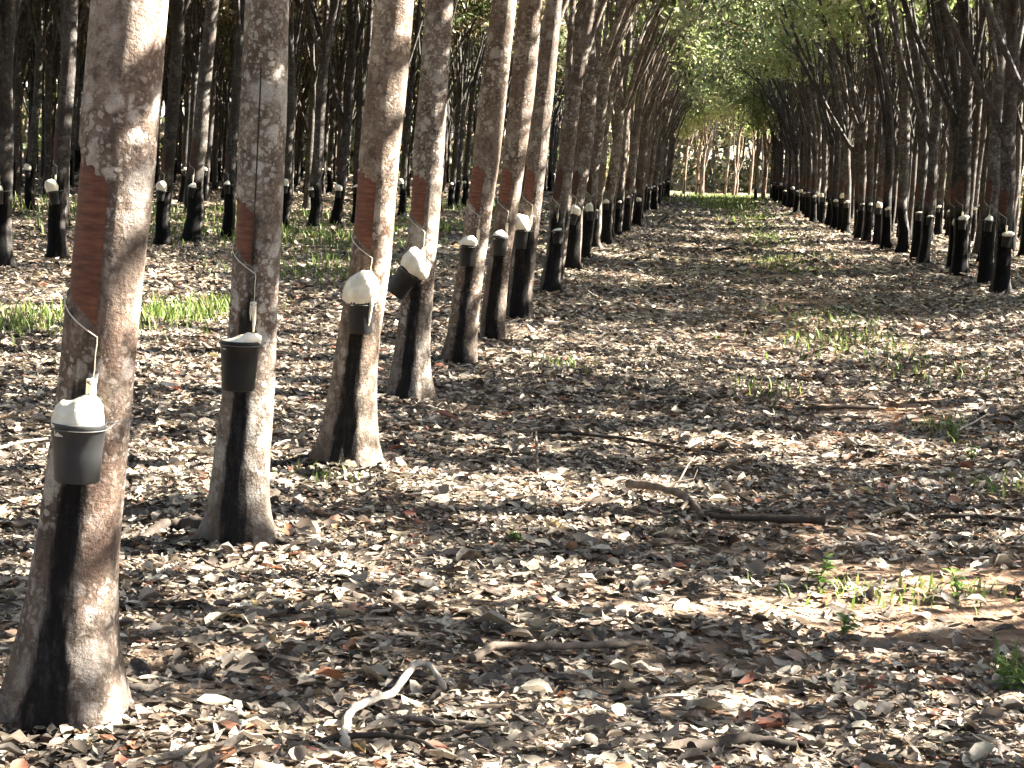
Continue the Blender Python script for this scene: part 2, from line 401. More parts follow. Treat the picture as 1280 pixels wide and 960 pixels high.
TR = random.Random(3)
PARTS = ('trunk', 'crown', 'tapping_panel', 'latex_thread', 'spout', 'bark_groove')
def place_tree(meshes, loc, label, group, rot=(0, 0, 0), sc=(1, 1, 1), far=False, tint=None):
    o = thing('rubber_tree', loc, label, 'tree', group); o.rotation_euler = rot; o.scale = sc
    tr = None
    for p in PARTS:
        if p not in meshes or (far and p in ('latex_thread', 'spout')): continue
        c = link(p, meshes[p], tr if p in ('tapping_panel', 'latex_thread', 'spout', 'bark_groove') else o)
        if p == 'trunk': tr = c
        k = TR.uniform(.12, .36); c.color = tuple(tint or (k, k * TR.uniform(.97, 1.06), k * TR.uniform(.95, 1.12))) + (1,)  # shade of the right and rear rows put into the bark colour
    return o

# ------------------------------------------------------------------ latex cups (hang on the trunks: things of their own)
def cup_meshes(rad, hgt, lump, seed, ns=24, grey=False):
    """origin: rim centre. lump: list of (r,z) fractions"""
    mb = MB(); r = rad
    prof = [(r * .02, -hgt), (r * .79, -hgt), (r * .825, -hgt * .97), (r * .895, -hgt * .5), (r * .975, -hgt * .10), (r * .995, -hgt * .095), (r * 1.0, -.001), (r * .985, .002), (r * .94, -.006), (r * .90, -hgt * .30), (r * .02, -hgt * .34)]
    lathe(mb, prof, ns); body = mb.mesh('cup_body', [M['cupgrey' if grey else 'cup']])
    mb = MB(); lathe(mb, [(rr * rad, zz) for rr, zz in lump], ns, 0, .06)
    rg = np.random.default_rng(seed); v = mb.v[0]
    f = np.sin(v * 55 + rg.uniform(0, 6, 3)); k_ = np.clip((v[:, 2:3] + .006) / (.02 * rad / .07), 0, 1); v += k_ * (f[:, [1, 2, 0]] * f[:, [2, 0, 1]]) * rad * .11
    f = np.sin(v * 23 / (rad / .07) + rg.uniform(0, 6, 3)); v += k_ * f[:, [1, 2, 0]] * rad * np.array([.16, .16, .24])
    lat = mb.mesh('latex_lump', [M['latex']])
    return body, lat
LUMPS = {
    'block': [(.9, -.03), (.90, .0), (.86, .026), (.74, .050), (.46, .060), (.01, .052)],
    'flat': [(.9, -.03), (.94, .0), (.90, .010), (.68, .024), (.34, .032), (.01, .033)],
    'mound': [(.9, -.03), (.92, .0), (.86, .022), (.64, .045), (.34, .055), (.01, .058)],
    'dome': [(.9, -.02), (1.04, .004), (1.17, .022), (1.19, .06), (1.12, .098), (.84, .125), (.40, .134), (.01, .136)],
    'cap': [(.9, -.02), (1.10, .004), (1.16, .016), (1.05, .036), (.70, .055), (.3, .062), (.01, .064)],
}
def holder_mesh(rad, dist, trunk_r):
    mb = MB(); a = np.linspace(0, 2 * np.pi, 25)
    tube(mb, np.stack([np.cos(a) * rad * 1.05, np.sin(a) * rad * 1.05, np.full(25, -.014)], 1), .0016, 5, 0, False)
    # wire round the trunk; +Y local points at the trunk
    tr = trunk_r + .001
    tube(mb, np.stack([np.cos(a) * tr, dist + np.sin(a) * tr, -.014 + .004 * np.cos(a)], 1), .0012, 5, 0, False)
    tube(mb, [(rad * 1.05, 0, -.014), (tr * .75, dist - tr * .66, -.012)], .002, 5); tube(mb, [(-rad * 1.05, 0, -.014), (-tr * .75, dist - tr * .66, -.012)], .002, 5)
    return mb.mesh('wire_holder', [M['wire']])

def place_cup(meshes, mat, label, group, holder=None, drip=None):
    o = thing('latex_cup', (0, 0, 0), label, 'latex cup', group); o.matrix_world = mat
    link('cup_body', meshes[0], o); link('latex_lump', meshes[1], o)
    if holder: link('wire_holder', holder, o)
    if drip and drip[0]:
        mb = MB(); cr, ch = drip[1:]
        for q, (a, l, w) in enumerate(((.80, .9, .012),)):
            P = [(math.sin(a) * (cr * k + .002), -math.cos(a) * (cr * k + .002), z) for k, z in ((.96, .012), (1.0, 0), (.985, -ch * .12), (.93, -ch * .3 * l), (.84, -ch * .62 * l), (.80, -ch * .8 * l))]
            tube(mb, P, [w * .7, w, w * .8, w * .75, w * .6, w * .3], 7)
        link('latex_drip', mb.mesh('latex_drip', [M['latex_old']]), o)
    return o

ORD = 'first second third fourth fifth sixth seventh eighth ninth tenth eleventh twelfth thirteenth fourteenth fifteenth sixteenth seventeenth eighteenth nineteenth twentieth'.split()

# ---- the near trees of the left row, measured: base (x,y) px, outline rows (y, left, right) px
NEAR = [
    dict(base=(84, 901), rows=[(901, 2, 168), (860, 10, 160), (815, 22, 147), (730, 38, 144), (630, 55, 151), (560, 64, 158), (450, 79, 167), (350, 87, 176), (240, 97, 189), (175, 102, 193), (0, 117, 207)],
         rim=515, cx=99, cw=68, ch=74, lump='block', cut=.0, cutpx=412, ph=.40, wd=.30, grey=True, wood='tree with blotchy pink-grey bark, the nearest and thickest of the left row'),
    dict(base=(303, 682), rows=[(682, 254, 351), (660, 259, 345), (624, 263, 335), (555, 270, 337), (477, 281, 343), (408, 287, 345), (300, 293, 351), (200, 297, 356), (100, 302, 360), (0, 307, 361)],
         rim=420, cx=301, cw=50, ch=62, lump='flat', cutpx=338, ph=.22, wd=.34, wood='tree with a long dark vertical groove, second of the left row'),
    dict(base=(436, 585), rows=[(585, 391, 480), (555, 399, 472), (486, 413, 470), (417, 423, 475), (326, 438, 489), (200, 448, 499), (100, 459, 509), (0, 470, 517)],
         rim=373, cx=452, cw=36, ch=40, lump='dome', cutpx=318, ph=.36, wd=.36, wood='tree with orange-brown bark and a tall latex dome, third of the left row'),
    dict(base=(513, 501), rows=[(501, 479, 547), (463, 488, 538), (417, 496, 538), (300, 510, 547), (200, 516, 554), (100, 525, 560), (0, 532, 567)],
         rim=332, cx=515, cw=31, ch=36, lump='dome', cutpx=287, ph=.32, wd=.36, tilt=1, wood='tree carrying a tilted cup with spilling latex, fourth of the left row'),
    dict(base=(575, 456), rows=[(456, 549, 599), (420, 559, 597), (372, 565, 601), (300, 578, 610), (200, 591, 624), (100, 602, 635), (0, 615, 646)],
         rim=305, cx=585, cw=21, ch=26, lump='cap', cutpx=268, ph=.34, wd=.26, wood='tree with a bright sunlit right edge, fifth of the left row'),
    dict(base=(614, 427), rows=[(427, 598, 632), (400, 600, 631), (333, 609, 637), (250, 622, 650), (125, 637, 667), (0, 649, 678)],
         rim=294, cx=625, cw=19, ch=24, lump='flat', cutpx=262, ph=.34, wd=.5, wood='brown rubber tree with a dull low-filled cup, sixth of the left row'),
    dict(base=(650, 401), rows=[(401, 632, 668), (375, 635, 665), (330, 639, 669), (250, 652, 678), (125, 668, 691), (0, 683, 703)],
         rim=286, cx=652, cw=18, ch=24, lump='dome', cutpx=255, ph=.32, wd=.75, wood='tree with a black lower trunk and white heaped cup, seventh of the left row'),
]
near_d = []
for i, T in enumerate(NEAR):
    g = on_ground(*T['base']); d = g[1]; near_d.append(d)
    rows = T['rows']; C, Rd = [], []
    for (y, l, r) in rows:
        p = at_depth((l + r) / 2, y, d); e = at_depth(r, y, d); q = at_depth(l, y, d)
        C.append(p - g); Rd.append(np.linalg.norm(e - q) / 2)
    C = np.array(C); Rd = np.array(Rd)
    C[0, 2] = 0.0
    lean = (C[-1] - C[len(C) // 2]); lean = lean / lean[2]
    ext = 4.6 + .35 * math.sin(i * 2.3)
    top = C[-1] + lean * (ext - C[-1][2]) * .8 + np.array([0, 0, 0]) if C[-1][2] < ext else C[-1] + lean * .4
    if C[-1][2] < ext: top[2] = ext
    C = np.concatenate([[C[0] - [0, 0, .12]], C, [top]]); Rd = np.concatenate([[Rd[0] * 1.06], Rd, [Rd[-1] * .88]])
    o_ = np.argsort(C[:, 2]); C, Rd = C[o_], Rd[o_]
    # smooth the outline
    zz = np.unique(np.concatenate([np.arange(C[0, 2], C[-1, 2], .05), [C[-1, 2]]]))
    ker = np.array([1, 2, 3, 2, 1.]) / 9
    def sm(a):
        b = np.interp(zz, C[:, 2], a); bp = np.pad(b, 2, mode='edge'); k = np.convolve(bp, ker, 'valid'); return k
    CC = np.stack([sm(C[:, 0]), sm(C[:, 1]), zz], 1); RR = sm(Rd)
    hcut = (at_depth(T['base'][0], T['cutpx'], d) - g)[2]
    ms, cf, rf = make_tree(CC, RR, g, 12.5 + (i % 3), 100 + i, np.array([.16, -.02, 0]), T['wd'], hcut, ns=56, near=True, panel_h=T['ph'], dens=1.8, a1=R(8))
    if i == 1: ms['bark_groove'] = panel_mesh(cf, rf, hcut + .02, R(-5), R(2), .78, .0, 4, 30, -.0015); ms['bark_groove'].materials[0] = M['wood_dark']
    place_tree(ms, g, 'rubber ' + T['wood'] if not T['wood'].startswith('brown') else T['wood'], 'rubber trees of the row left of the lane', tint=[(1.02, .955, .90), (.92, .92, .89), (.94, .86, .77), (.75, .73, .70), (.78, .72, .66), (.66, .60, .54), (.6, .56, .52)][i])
    # cup
    rim = at_depth(T['cx'], T['rim'], d) - g; zr = rim[2]
    sc = (F / d); cr = T['cw'] / sc / 2; chh = T['ch'] / sc
    c = cf(zr - .03); r = rf(zr - .03)
    cup_d = r + cr + .004
    dx = np.clip((rim[0] - c[0]) / cup_d, -.8, .8)
    # view ray is oblique: move along it so that the cup touches the trunk front
    az = math.asin(dx)
    vx = g[0] / g[1]
    for _ in range(8):
        y_off = -cup_d * math.cos(az)
        az = math.asin(np.clip((rim[0] + vx * y_off - c[0]) / cup_d, -.9, .9))
    pos = g + np.array([c[0] + cup_d * math.sin(az), c[1] - cup_d * math.cos(az), zr])
    mat = Matrix.Translation(Vector(pos)) @ Matrix.Rotation(az, 4, 'Z')
    if T.get('tilt'): mat = Matrix.Translation(Vector(pos) + Vector((0, -.012, -.02))) @ Matrix.Rotation(az, 4, 'Z') @ Matrix.Rotation(R(34), 4, 'Y')
    lab = ['black cup with a heaped cream latex lump on the nearest trunk', 'black cup filled level with latex on the trunk with a dark vertical groove',
           'black cup under a tall white latex dome, on the third trunk', 'tilted black cup with latex spilling right, on the fourth trunk',
           'small black cup capped with white latex on the sunlit fifth trunk', 'dull cup with low yellowish latex on the brown sixth trunk',
           'white heaped cup on the black-stained seventh trunk of the left row'][i]
    place_cup(cup_meshes(cr, chh, LUMPS[T['lump']], i, 28, T.get('grey', False)), mat, lab, 'latex cups of the left row', holder_mesh(cr, cup_d, r), drip=(i == 2, cr, chh))

# ---- generic trees
def variant(seed, bias, lean, wd, fork, dens=1.0, sub=(4, 7), lf='leaf'):
    rg = np.random.default_rng(seed)
    zz = np.array([-.15, 0, .08, .2, .5, 1.0, 1.6, 2.4, fork])
    r = .108 + rg.uniform(-.012, .014)
    rr = np.array([1.65, 1.55, 1.32, 1.16, 1.06, 1.0, .96, .90, .80]) * r
    w = rg.normal(0, .02, (len(zz), 2)); w[:3] = 0
    k = np.clip(zz, 0, None)
    C = np.stack([w[:, 0] + lean * k + bias[0] * .05 * np.clip(k - 1.5, 0, None) ** 1.5, w[:, 1] + rg.normal(0, .01) * k, zz], 1)
    z2 = np.linspace(-.15, fork, 40)
    CC = np.stack([np.interp(z2, zz, C[:, 0]), np.interp(z2, zz, C[:, 1]), z2], 1); R2 = np.interp(z2, zz, rr)
    cut = 1.16 + rg.uniform(-.04, .06)
    return make_tree(CC, R2, None, rg.uniform(11.5, 14.5), seed, bias, wd, cut, ns=18, nlimb=int(rg.integers(3, 6)), panel_h=rg.uniform(.25, .42), a0=R(-112), dens=dens, sub=sub, lf=lf)
VL = [variant(200 + i, np.array([.13, 0, 0]), .018, .8 + .2 * (i % 2), 3.2 + .45 * (i % 3), (1.9, .2, 1.3, .5, 1.6)[i], (4, 7), 'leaf_pale' if i % 2 else 'leaf') for i in range(5)]
VR = [variant(300 + i, np.array([-.13, 0, 0]), -.018, 1.05 + .2 * (i % 2), 3.0 + .5 * (i % 3), (1.7, .2, 1.2, .3, 1.4)[i], (3, 5), 'leaf_pale') for i in range(5)]
VN = [variant(400 + i, np.array([.05 * (-1) ** i, 0, 0]), .012 * (-1) ** i, .95 + .25 * (i % 2), 3.3 + .5 * (i % 3), (3.6, .2, 2.8, .6, 3.4)[i], (3, 5), 'leaf_dry' if i % 2 == 0 else 'leaf') for i in range(5)]
VS = [VN[0], VN[2], VN[4]] + [variant(500 + i, np.array([.04, 0, 0]), 0, .9 + .2 * i, 3.4 + .6 * i, 3.6, (3, 5), 'leaf_dry' if i else 'leaf') for i in range(2)]
CUPS = [cup_meshes(.068, .17, LUMPS[k], 50 + q, 14) for q, k in enumerate(('cap', 'dome', 'mound', 'flat', 'dome', 'cap'))]
HOLD = holder_mesh(.068, .19, .115)

rr_ = random.Random(11); OFF_T, OFF_C = MB(), MB(); NV = [0]
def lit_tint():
    k = TR.uniform(.36, .66); return (k, k * .96, k * .91)  # sunlight on the left row put into a paler bark tint
def add_unseen(ms, loc, rot, sc, leafy=True):        # neighbours outside the frame only shade the lane: one mass
    tb, cb, lf = ms['_raw']; M4 = np.array(Matrix.LocRotScale(Vector(loc), Euler(rot), Vector(sc)))
    for src, dst, mp in ((tb, OFF_T, (0, 0)), (cb, OFF_C, (0, 2 if lf == 'leaf_dry' else 1))):
        if src is cb and not leafy: continue
        base = dst.n; V_ = np.concatenate(src.v) @ M4[:3, :3].T + M4[:3, 3]
        dst.v.append(V_); dst.a.append(np.concatenate(src.a)); dst.n += len(V_)
        for f, mi in zip(src.f, src.mi): dst.f.append(f + base); dst.mi.append(np.where(mi == 0, mp[0], mp[1]))
def row(x, ds, V, name, label_fn, group, lean=0.0, cups=True, jx=.10, gap=0.0, tints=False):
    k_in = 0
    for i, d in enumerate(ds):
        xx = x + rr_.gauss(0, jx); yy = d + rr_.gauss(0, .10)
        z = float(gz(xx, yy)); ms, cf, rf = V[rr_.randrange(len(V))]
        px, py, dep = project((xx, yy, z + 1.5)); seen = dep > 1 and -30 < px < 1310
        if not seen and rr_.random() < gap: continue
        rot = (rr_.gauss(0, R(.8)), lean + rr_.gauss(0, R(1.0)), rr_.gauss(0, R(9)))
        s = rr_.uniform(.9, 1.12); sc = (s, s, rr_.uniform(.95, 1.06))
        if seen: lab, grp, n = label_fn(k_in), group, k_in; k_in += 1
        else: lab, grp = 'rubber tree beyond the edge of the picture whose shade falls across the lane', 'rubber trees standing outside the picture'
        far = dep > 34
        if not seen:
            if x < 0: add_unseen(ms, (xx, yy, z), rot, sc)
            continue
        NV[0] += 1
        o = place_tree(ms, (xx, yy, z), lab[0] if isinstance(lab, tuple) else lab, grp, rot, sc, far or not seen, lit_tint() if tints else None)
        if cups and seen and rr_.random() < .93:
            h = .93 + rr_.gauss(0, .055)
            c = cf(h); r = rf(h)
            mat = Matrix.LocRotScale(Vector((xx, yy, z)), Euler(rot), Vector(sc)) @ Matrix.Translation(Vector((c[0] + (r + .07) * math.sin(TH0 - .1), c[1] - (r + .07) * math.cos(TH0 - .1), h))) @ Euler((abs(rr_.gauss(0, R(5))), rr_.gauss(0, R(6)), 0)).to_matrix().to_4x4()
            place_cup(CUPS[rr_.randrange(6)], mat, lab[1] if isinstance(lab, tuple) else 'black cup of white latex', grp.replace('rubber trees', 'latex cups'), HOLD if dep < 45 else None)

def lab_first(side, start):
    def fn(k):
        n = k + start
        if n < 20:
            return (f'black-footed rubber tree, {ORD[n]} from the front in the row {side} of the lane',
                    f'black latex cup on the {ORD[n]} trunk from the front, {side} of the lane')
        return (f'slim rubber tree near the far end of the row {side} of the lane', f'tiny white-topped cup far down the row {side} of the lane')
    return fn
def lab_back(rowname, m=12):
    def fn(k):
        if k < m:
            return (f'dark rubber tree, {ORD[k]} along the {rowname}', f'black latex cup on the {ORD[k]} trunk of the {rowname}')
        return (f'thin dark rubber tree deep in the {rowname}', f'small white-topped cup deep in the {rowname}')
    return fn
dL = list(2.4 - 2.4 * np.arange(9)) + list(near_d[-1] + 2.38 * np.arange(1, 39))
row(-1.98, dL, VL, 'L1', lab_first('left', 7), 'rubber trees of the row left of the lane', R(1.2), tints=True)
dR = list(26.2 - 2.35 * np.arange(1, 22)[::-1]) + list(26.2 + 2.35 * np.arange(0, 37))
row(4.62, dR, VR, 'R1', lab_first('right', 0), 'rubber trees of the row right of the lane', R(-1.5), gap=.18)
dL2 = list(-20 + 2.4 * np.arange(17)) + [21.2, 23.0, 25.2, 27.5, 29.5, 31.8] + list(34.2 + 2.38 * np.arange(33))
row(-8.45, dL2, VS, 'L2', lab_back('second row behind the left trunks'), 'rubber trees of the second row on the left', R(.3))
for k, (x, d0, n) in enumerate(((-14.9, 36, 31), (-21.4, 52, 24), (-27.9, 68, 16), (-34.4, 84, 8))):
    nm = ['third', 'fourth', 'fifth', 'sixth'][k] + ' row behind the left trunks'
    row(x, list(d0 - 2.4 * np.arange(1, (14, 10, 8, 6)[k])) + list(d0 + 2.38 * np.arange(n)), VS, 'Lx', lab_back(nm, 4), f'rubber trees of the {nm.split()[0]} row on the left', 0, k < 2)
for k, (x, d0, n, gp) in enumerate(((8.0, 43, 31, .26), (11.3, 60, 24, .38), (14.6, 78, 16, .6))):
    nm = ['second', 'third', 'fourth', 'fifth'][k] + ' row behind the right trunks'
    row(x, list(np.arange(-14 + 6 * k, d0 - 1, 2.38)) + list(d0 + 2.38 * np.arange(n)), VN, 'Rx', lab_back(nm, 4), f'rubber trees of the {nm.split()[0]} row on the right', 0, k < 2, gap=gp)
for ex, d0, n, VV in ((6.3, 36, 30, VN), (9.6, 50, 22, VN), (13.0, 68, 14, VN), (16.3, 86, 9, VN), (-11.7, 32, 30, VS), (-18.2, 45, 24, VS), (-24.6, 60, 18, VS), (-31.2, 76, 14, VS)):
    for i in range(n):                   # thin trunks filling the rows far behind, too many and too small to tell apart
        xx = ex + rr_.gauss(0, .4); yy = d0 + 2.5 * i + rr_.gauss(0, .4); k = rr_.uniform(.68, .9)
        add_unseen(VV[rr_.randrange(len(VV))][0], (xx, yy, float(gz(xx, yy))), (rr_.gauss(0, .02), rr_.gauss(0, .02), rr_.uniform(0, 6)), (k, k, 1), ex < 0 and i % 2 == 0)
OFFSETS = [(1, 4.54, -2.36, 144), (14, 4.71, 0.75, 0), (2, 4.7, 3.11, 48), (0, 4.55, 4.81, 96), (7, 4.62, 7.51, 336), (1, 4.66, 9.98, 312), (5, 4.58, 12.59, 0), (2, 4.61, 14.34, 48), (11, 4.67, 17.13, 312), (8, 4.63, 19.15, 288), (13, 7.92, 4.96, 336), (6, 8.05, 10.14, 144), (11, 7.97, 11.96, 192), (1, 8.05, 14.64, 264), (6, 7.89, 17.22, 0), (11, 8.03, 21.48, 240), (1, 8.03, 24.39, 312), (9, 8.11, 26.66, 216), (8, 8.06, 29.15, 144), (13, 7.9, 31.29, 0), (7, 8.04, 33.68, 264), (5, 7.89, 35.67, 24), (15, 11.18, 3.72, 264), (16, 11.24, 5.95, 24), (11, 11.11, 8.72, 216), (5, 11.29, 10.95, 120), (6, 11.39, 12.98, 120), (13, 11.12, 15.96, 216), (8, 11.4, 17.61, 96), (3, 11.36, 20.34, 0), (3, 11.38, 22.59, 336), (6, 11.39, 24.99, 120), (1, 11.26, 27.53, 48), (8, 11.28, 30.2, 48), (9, 11.29, 31.99, 96), (14, 11.26, 34.69, 240), (11, 11.4, 36.95, 210), (7, 11.17, 42.21, 48), (16, 11.32, 43.85, 120), (14, 11.22, 48.97, 270), (13, 11.35, 51.23, 210), (5, 14.62, 6.31, 216), (6, 14.66, 9.06, 240), (11, 14.56, 11.38, 144), (8, 14.51, 13.98, 264), (12, 14.7, 16.42, 48), (13, 14.51, 18.38, 144), (6, 14.67, 20.65, 24), (8, 14.6, 23.24, 120), (15, 14.56, 26.07, 96), (15, 14.58, 28.43, 240), (7, 14.51, 30.61, 264), (9, 14.73, 32.73, 72), (10, 14.66, 35.36, 312), (12, 14.55, 37.44, 0), (0, 14.47, 39.73, 0), (9, 14.48, 42.28, 240), (2, 14.62, 45.08, 96), (13, 14.54, 47.18, 288), (0, 14.5, 49.97, 0), (2, 14.54, 54.4, 216), (0, 14.54, 61.9, 24)]
ALLV = VL + VR + VN + VS[3:]
for vi, ax_, ay_, rz_ in OFFSETS: add_unseen(ALLV[vi][0], (ax_, ay_, float(gz(ax_, ay_))), (0, 0, R(rz_)), (1, 1, 1))  # unseen right-hand trees, kinds and turns chosen for their shadows on the lane
ot = link('plantation', OFF_C.mesh('plantation_and_unseen_crowns', [M['bark'], M['leaf'], M['leaf_dry']]))
props(ot, 'mass of plantation trees with unseen ones added around the viewpoint to shade the lane', 'plantation', kind='stuff'); ot.color = (.2, .195, .19, 1)
oc = link('trunk', OFF_T.mesh('plantation_and_unseen_trunks', [M['bark']]), ot); oc['kind'] = 'stuff'; oc.color = (.2, .195, .19, 1)
print('TREES IN VIEW', NV[0] + len(NEAR) + 20)
# trees closing the far end of the lane
for i in range(14):
    xx = -5.5 + i * 1.05 + rr_.gauss(0, .3); yy = 124 + rr_.uniform(0, 16); z = float(gz(xx, yy))
    s = rr_.uniform(.9, 1.2)
    place_tree(VN[i % 5][0], (xx, yy, z), 'slender tree closing the far end of the lane', 'trees closing the end of the lane', (0, 0, rr_.uniform(0, 6)), (s, s, s), True, (.85, .72, .62))  # far-end sunlight put into a lighter bark tint

ZL = 1.6
VE = [variant(600 + i, np.array([-.05, 0, 0]), 0, .5, 1.9 + .4 * i, 7.0, (6, 9), 'leaf_pale') for i in range(2)]
for i, (xx, yy, s) in enumerate(((3.3, 101, .95), (4.0, 108, 1.05), (2.4, 117, 1.0), (-3.2, 118, 1.1), (.4, 130, 1.0), (5.2, 95, .9))):
    place_tree(VE[i % 2][0], (xx, yy, float(gz(xx, yy))), 'bushy yellow-green tree with low hanging foliage at the end of the lane', 'bushy trees at the end of the lane', (0, 0, i * 1.3), (s, s, s), True, (.8, .7, .6))
# ------------------------------------------------------------------ ground sheet
def axis(lo, hi, fine, near_lo, near_hi):
    a = list(np.arange(near_lo, near_hi, fine)); s = fine; v = near_hi
    while v < hi: a.append(v); s *= 1.22; v += s
    a.append(hi); s = fine; v = near_lo; b = []
    while v > lo: s *= 1.22; v -= s; b.append(max(v, lo))
    return np.array(b[::-1] + a)
gx = axis(-900, 900, .14, -7, 8); gy = axis(-200, 1600, .14, 2, 26)
X, Y = np.meshgrid(gx, gy, indexing='ij')
Z = gz(X, Y) + .012 * np.sin(X * 9.3 + 2 * np.sin(Y * 3)) * np.sin(Y * 8.1 + X)
mb = MB(); nx_, ny_ = len(gx), len(gy)
i, j = np.meshgrid(np.arange(nx_ - 1), np.arange(ny_ - 1), indexing='ij')
q = (i * ny_ + j).ravel()
mb.add(np.stack([X, Y, Z], -1).reshape(-1, 3), np.stack([q, q + ny_, q + ny_ + 1, q + 1], 1))
props(link('ground', mb.mesh('ground', [M['ground']])), kind='structure')

# ------------------------------------------------------------------ leaf litter
def scatter(d0, d1, dens, margin=1.2):
    A = .30 * 2 * (d1 ** 2 - d0 ** 2) / 2 * 1.0
    n = int(dens * A * 1.15 + dens * margin * (d1 - d0))
    y = np.sqrt(rng.uniform(d0 ** 2, d1 ** 2, n))
    l = (0 - 872) / F * y - margin; r = (1280 - 872) / F * y + margin
    x = l + (r - l) * rng.random(n)
    return x, y
BARE = [(on_ground(px, py)[:2], sx, sy) for px, py, sx, sy in ((1040, 768, .75, .30), (1085, 715, .55, .26), (930, 690, .28, .14), (1075, 668, .30, .14), (830, 760, .3, .12))]
def cover(x, y):
    """0..1 how thick the litter lies"""
    f = np.sin(x * 1.9 + 1.3 * np.sin(y * .8)) * np.sin(y * 1.3 + .7 * x) + .5 * np.sin(x * 4.1 - y * 2.7)
    c = np.clip(.85 + .3 * f, .3, 1)
    bare = sstep(.35, .9, np.sin(x * 1.3 - .4) * np.sin(y * 1.05 + .6)) * sstep(.1, .9, x) * sstep(3.8, 2.6, x)
    c = c * (1 - .8 * bare)
    for (bx, by), sx, sy in BARE: c = c * (1 - .86 * np.exp(-(((x - bx) / sx) ** 2 + ((y - by) / sy) ** 2) ** 2))
    return c
def leaves(mb, x, y, size, hi=True, lift=.02):
    n = len(x)
    z = gz(x, y) + rng.uniform(.003, lift, n)
    az = rng.uniform(0, 6.28, n); pit = rng.normal(0, .19, n); rol = rng.normal(0, .24, n)
    L = size * np.exp(np.clip(rng.normal(0, .34, n), -.8, .5)); W = L * rng.uniform(.28, .62, n)
    ax = np.stack([np.cos(az) * np.cos(pit), np.sin(az) * np.cos(pit), np.sin(pit)], 1)
    s0 = np.stack([-np.sin(az), np.cos(az), np.zeros(n)], 1); n0 = np.cross(ax, s0)
    sx = s0 * np.cos(rol)[:, None] + n0 * np.sin(rol)[:, None]; nn = np.cross(ax, sx)
    c = np.stack([x, y, z], 1)
    curl = rng.normal(.05, .15, n) * L; fold = rng.normal(.14, .22, n) * W; bend = rng.normal(0, .12, n) * L
    if hi:
        us = [-.5, -.25, .05, .32, .5]; ws = [.0, .42, .5, .33, .0]; ww = rng.normal(0, .05, (n, 5)) * L[:, None]
        V = []
        for k, (u, w) in enumerate(zip(us, ws)):
            mid = c + ax * (u * L)[:, None] + nn * (curl * (4 * u * u) * .5 + ww[:, k])[:, None] + sx * (bend * (4 * u * u))[:, None]
            if k in (0, 4): V.append(mid)
            else:
                V.append(mid - sx * (w * W)[:, None] + nn * (fold * w * 2)[:, None]); V.append(mid); V.append(mid + sx * (w * W)[:, None] + nn * (fold * w * 2)[:, None])
        v = np.stack(V, 1).reshape(-1, 3); b = np.arange(n)[:, None] * 11
        tri = [(0, 2, 1), (0, 3, 2), (7, 8, 10), (8, 9, 10)]; qd = [(1, 2, 5, 4), (2, 3, 6, 5), (4, 5, 8, 7), (5, 6, 9, 8)]
        f3 = np.concatenate([b + list(t) for t in tri]); f4 = np.concatenate([b + list(t) for t in qd])
        mb.add(v, f4); k = mb.n - len(v)
        mb.f.append(f3 + k); mb.mi.append(np.zeros(len(f3), int))
    else:
        v = np.stack([c - ax * (L * .5)[:, None], c + sx * (W * .5)[:, None] + nn * fold[:, None], c + ax * (L * .5)[:, None] + nn * curl[:, None], c - sx * (W * .5)[:, None] + nn * fold[:, None]], 1).reshape(-1, 3)
        b = np.arange(n)[:, None] * 4
        mb.add(v, np.concatenate([b + [0, 1, 2], b + [0, 2, 3]]))
mb = MB()
for d0, d1, de, sz, hi in ((3.2, 9, 760, .062, True), (3.2, 10, 1300, .026, False), (9, 16, 560, .068, True), (10, 18, 400, .04, False), (16, 30, 260, .09, False), (30, 60, 80, .14, False), (60, 110, 22, .22, False)):
    x, y = scatter(d0, d1, de); kp = rng.random(len(x)) < cover(x, y); x, y = x[kp], y[kp]
    leaves(mb, x, y, sz, hi, .024 if hi else .035)
for i, T in enumerate(NEAR):             # leaves drifted against the near trunks
    g = on_ground(*T['base']); r0 = (T['rows'][0][2] - T['rows'][0][1]) / 2 / (F / g[1]); n = 330
    a = rng.uniform(0, 6.28, n); r = r0 * rng.uniform(.92, 1.0, n) + np.abs(rng.normal(0, .10, n))
    leaves(mb, g[0] + r * np.cos(a), g[1] + r * np.sin(a), .062, True, .04)
x, y = scatter(3.2, 14, 50); leaves(mb, x, y, .088, True, .03)
props(link('leaf_litter', mb.mesh('leaf_litter', [M['litter']])), 'dry brown and cream fallen leaves covering the plantation floor', 'leaf litter', kind='stuff')

# ------------------------------------------------------------------ grass patches
GP = []   # px, py, spread x m, spread y m, blades, height
for px, py, sx, sy, n, h in ((235, 396, .28, .7, 420, .17), (272, 388, .22, .6, 260, .16), (205, 402, .22, .6, 200, .15), (22, 410, .3, .8, 420, .17), (65, 398, .3, .8, 160, .14), (140, 400, .5, .8, 140, .12), (380, 300, 1.2, 2.5, 900, .25), (400, 345, .8, 1.2, 260, .2), (450, 330, .6, 1.2, 200, .2), (30, 260, 2, 3, 600, .3), (560, 285, .8, 3, 500, .25), (600, 262, 1.5, 6, 700, .3),
                            (960, 300, .4, 4, 420, .14), (985, 330, .4, 2.5, 420, .12), (1035, 400, .4, 1.3, 420, .09), (940, 275, .6, 8, 600, .18), (905, 254, .9, 12, 1800, .3), (880, 249.5, 3, 9, 900, .3), (1040, 430, .4, .8, 240, .14), (960, 490, .15, .4, 60, .12), (1160, 470, .3, .8, 120, .12), (330, 270, 2, 4, 700, .3), (100, 280, 2, 4, 500, .3), (700, 460, .12, .2, 30, .12), (400, 600, .12, .12, 40, .08), (1270, 850, .05, .06, 60, .12), (1130, 745, .25, .12, 130, .07), (1180, 540, .12, .25, 60, .12), (1250, 610, .12, .2, 50, .1)):
    GP.append((on_ground(px, py), sx, sy, n, h))
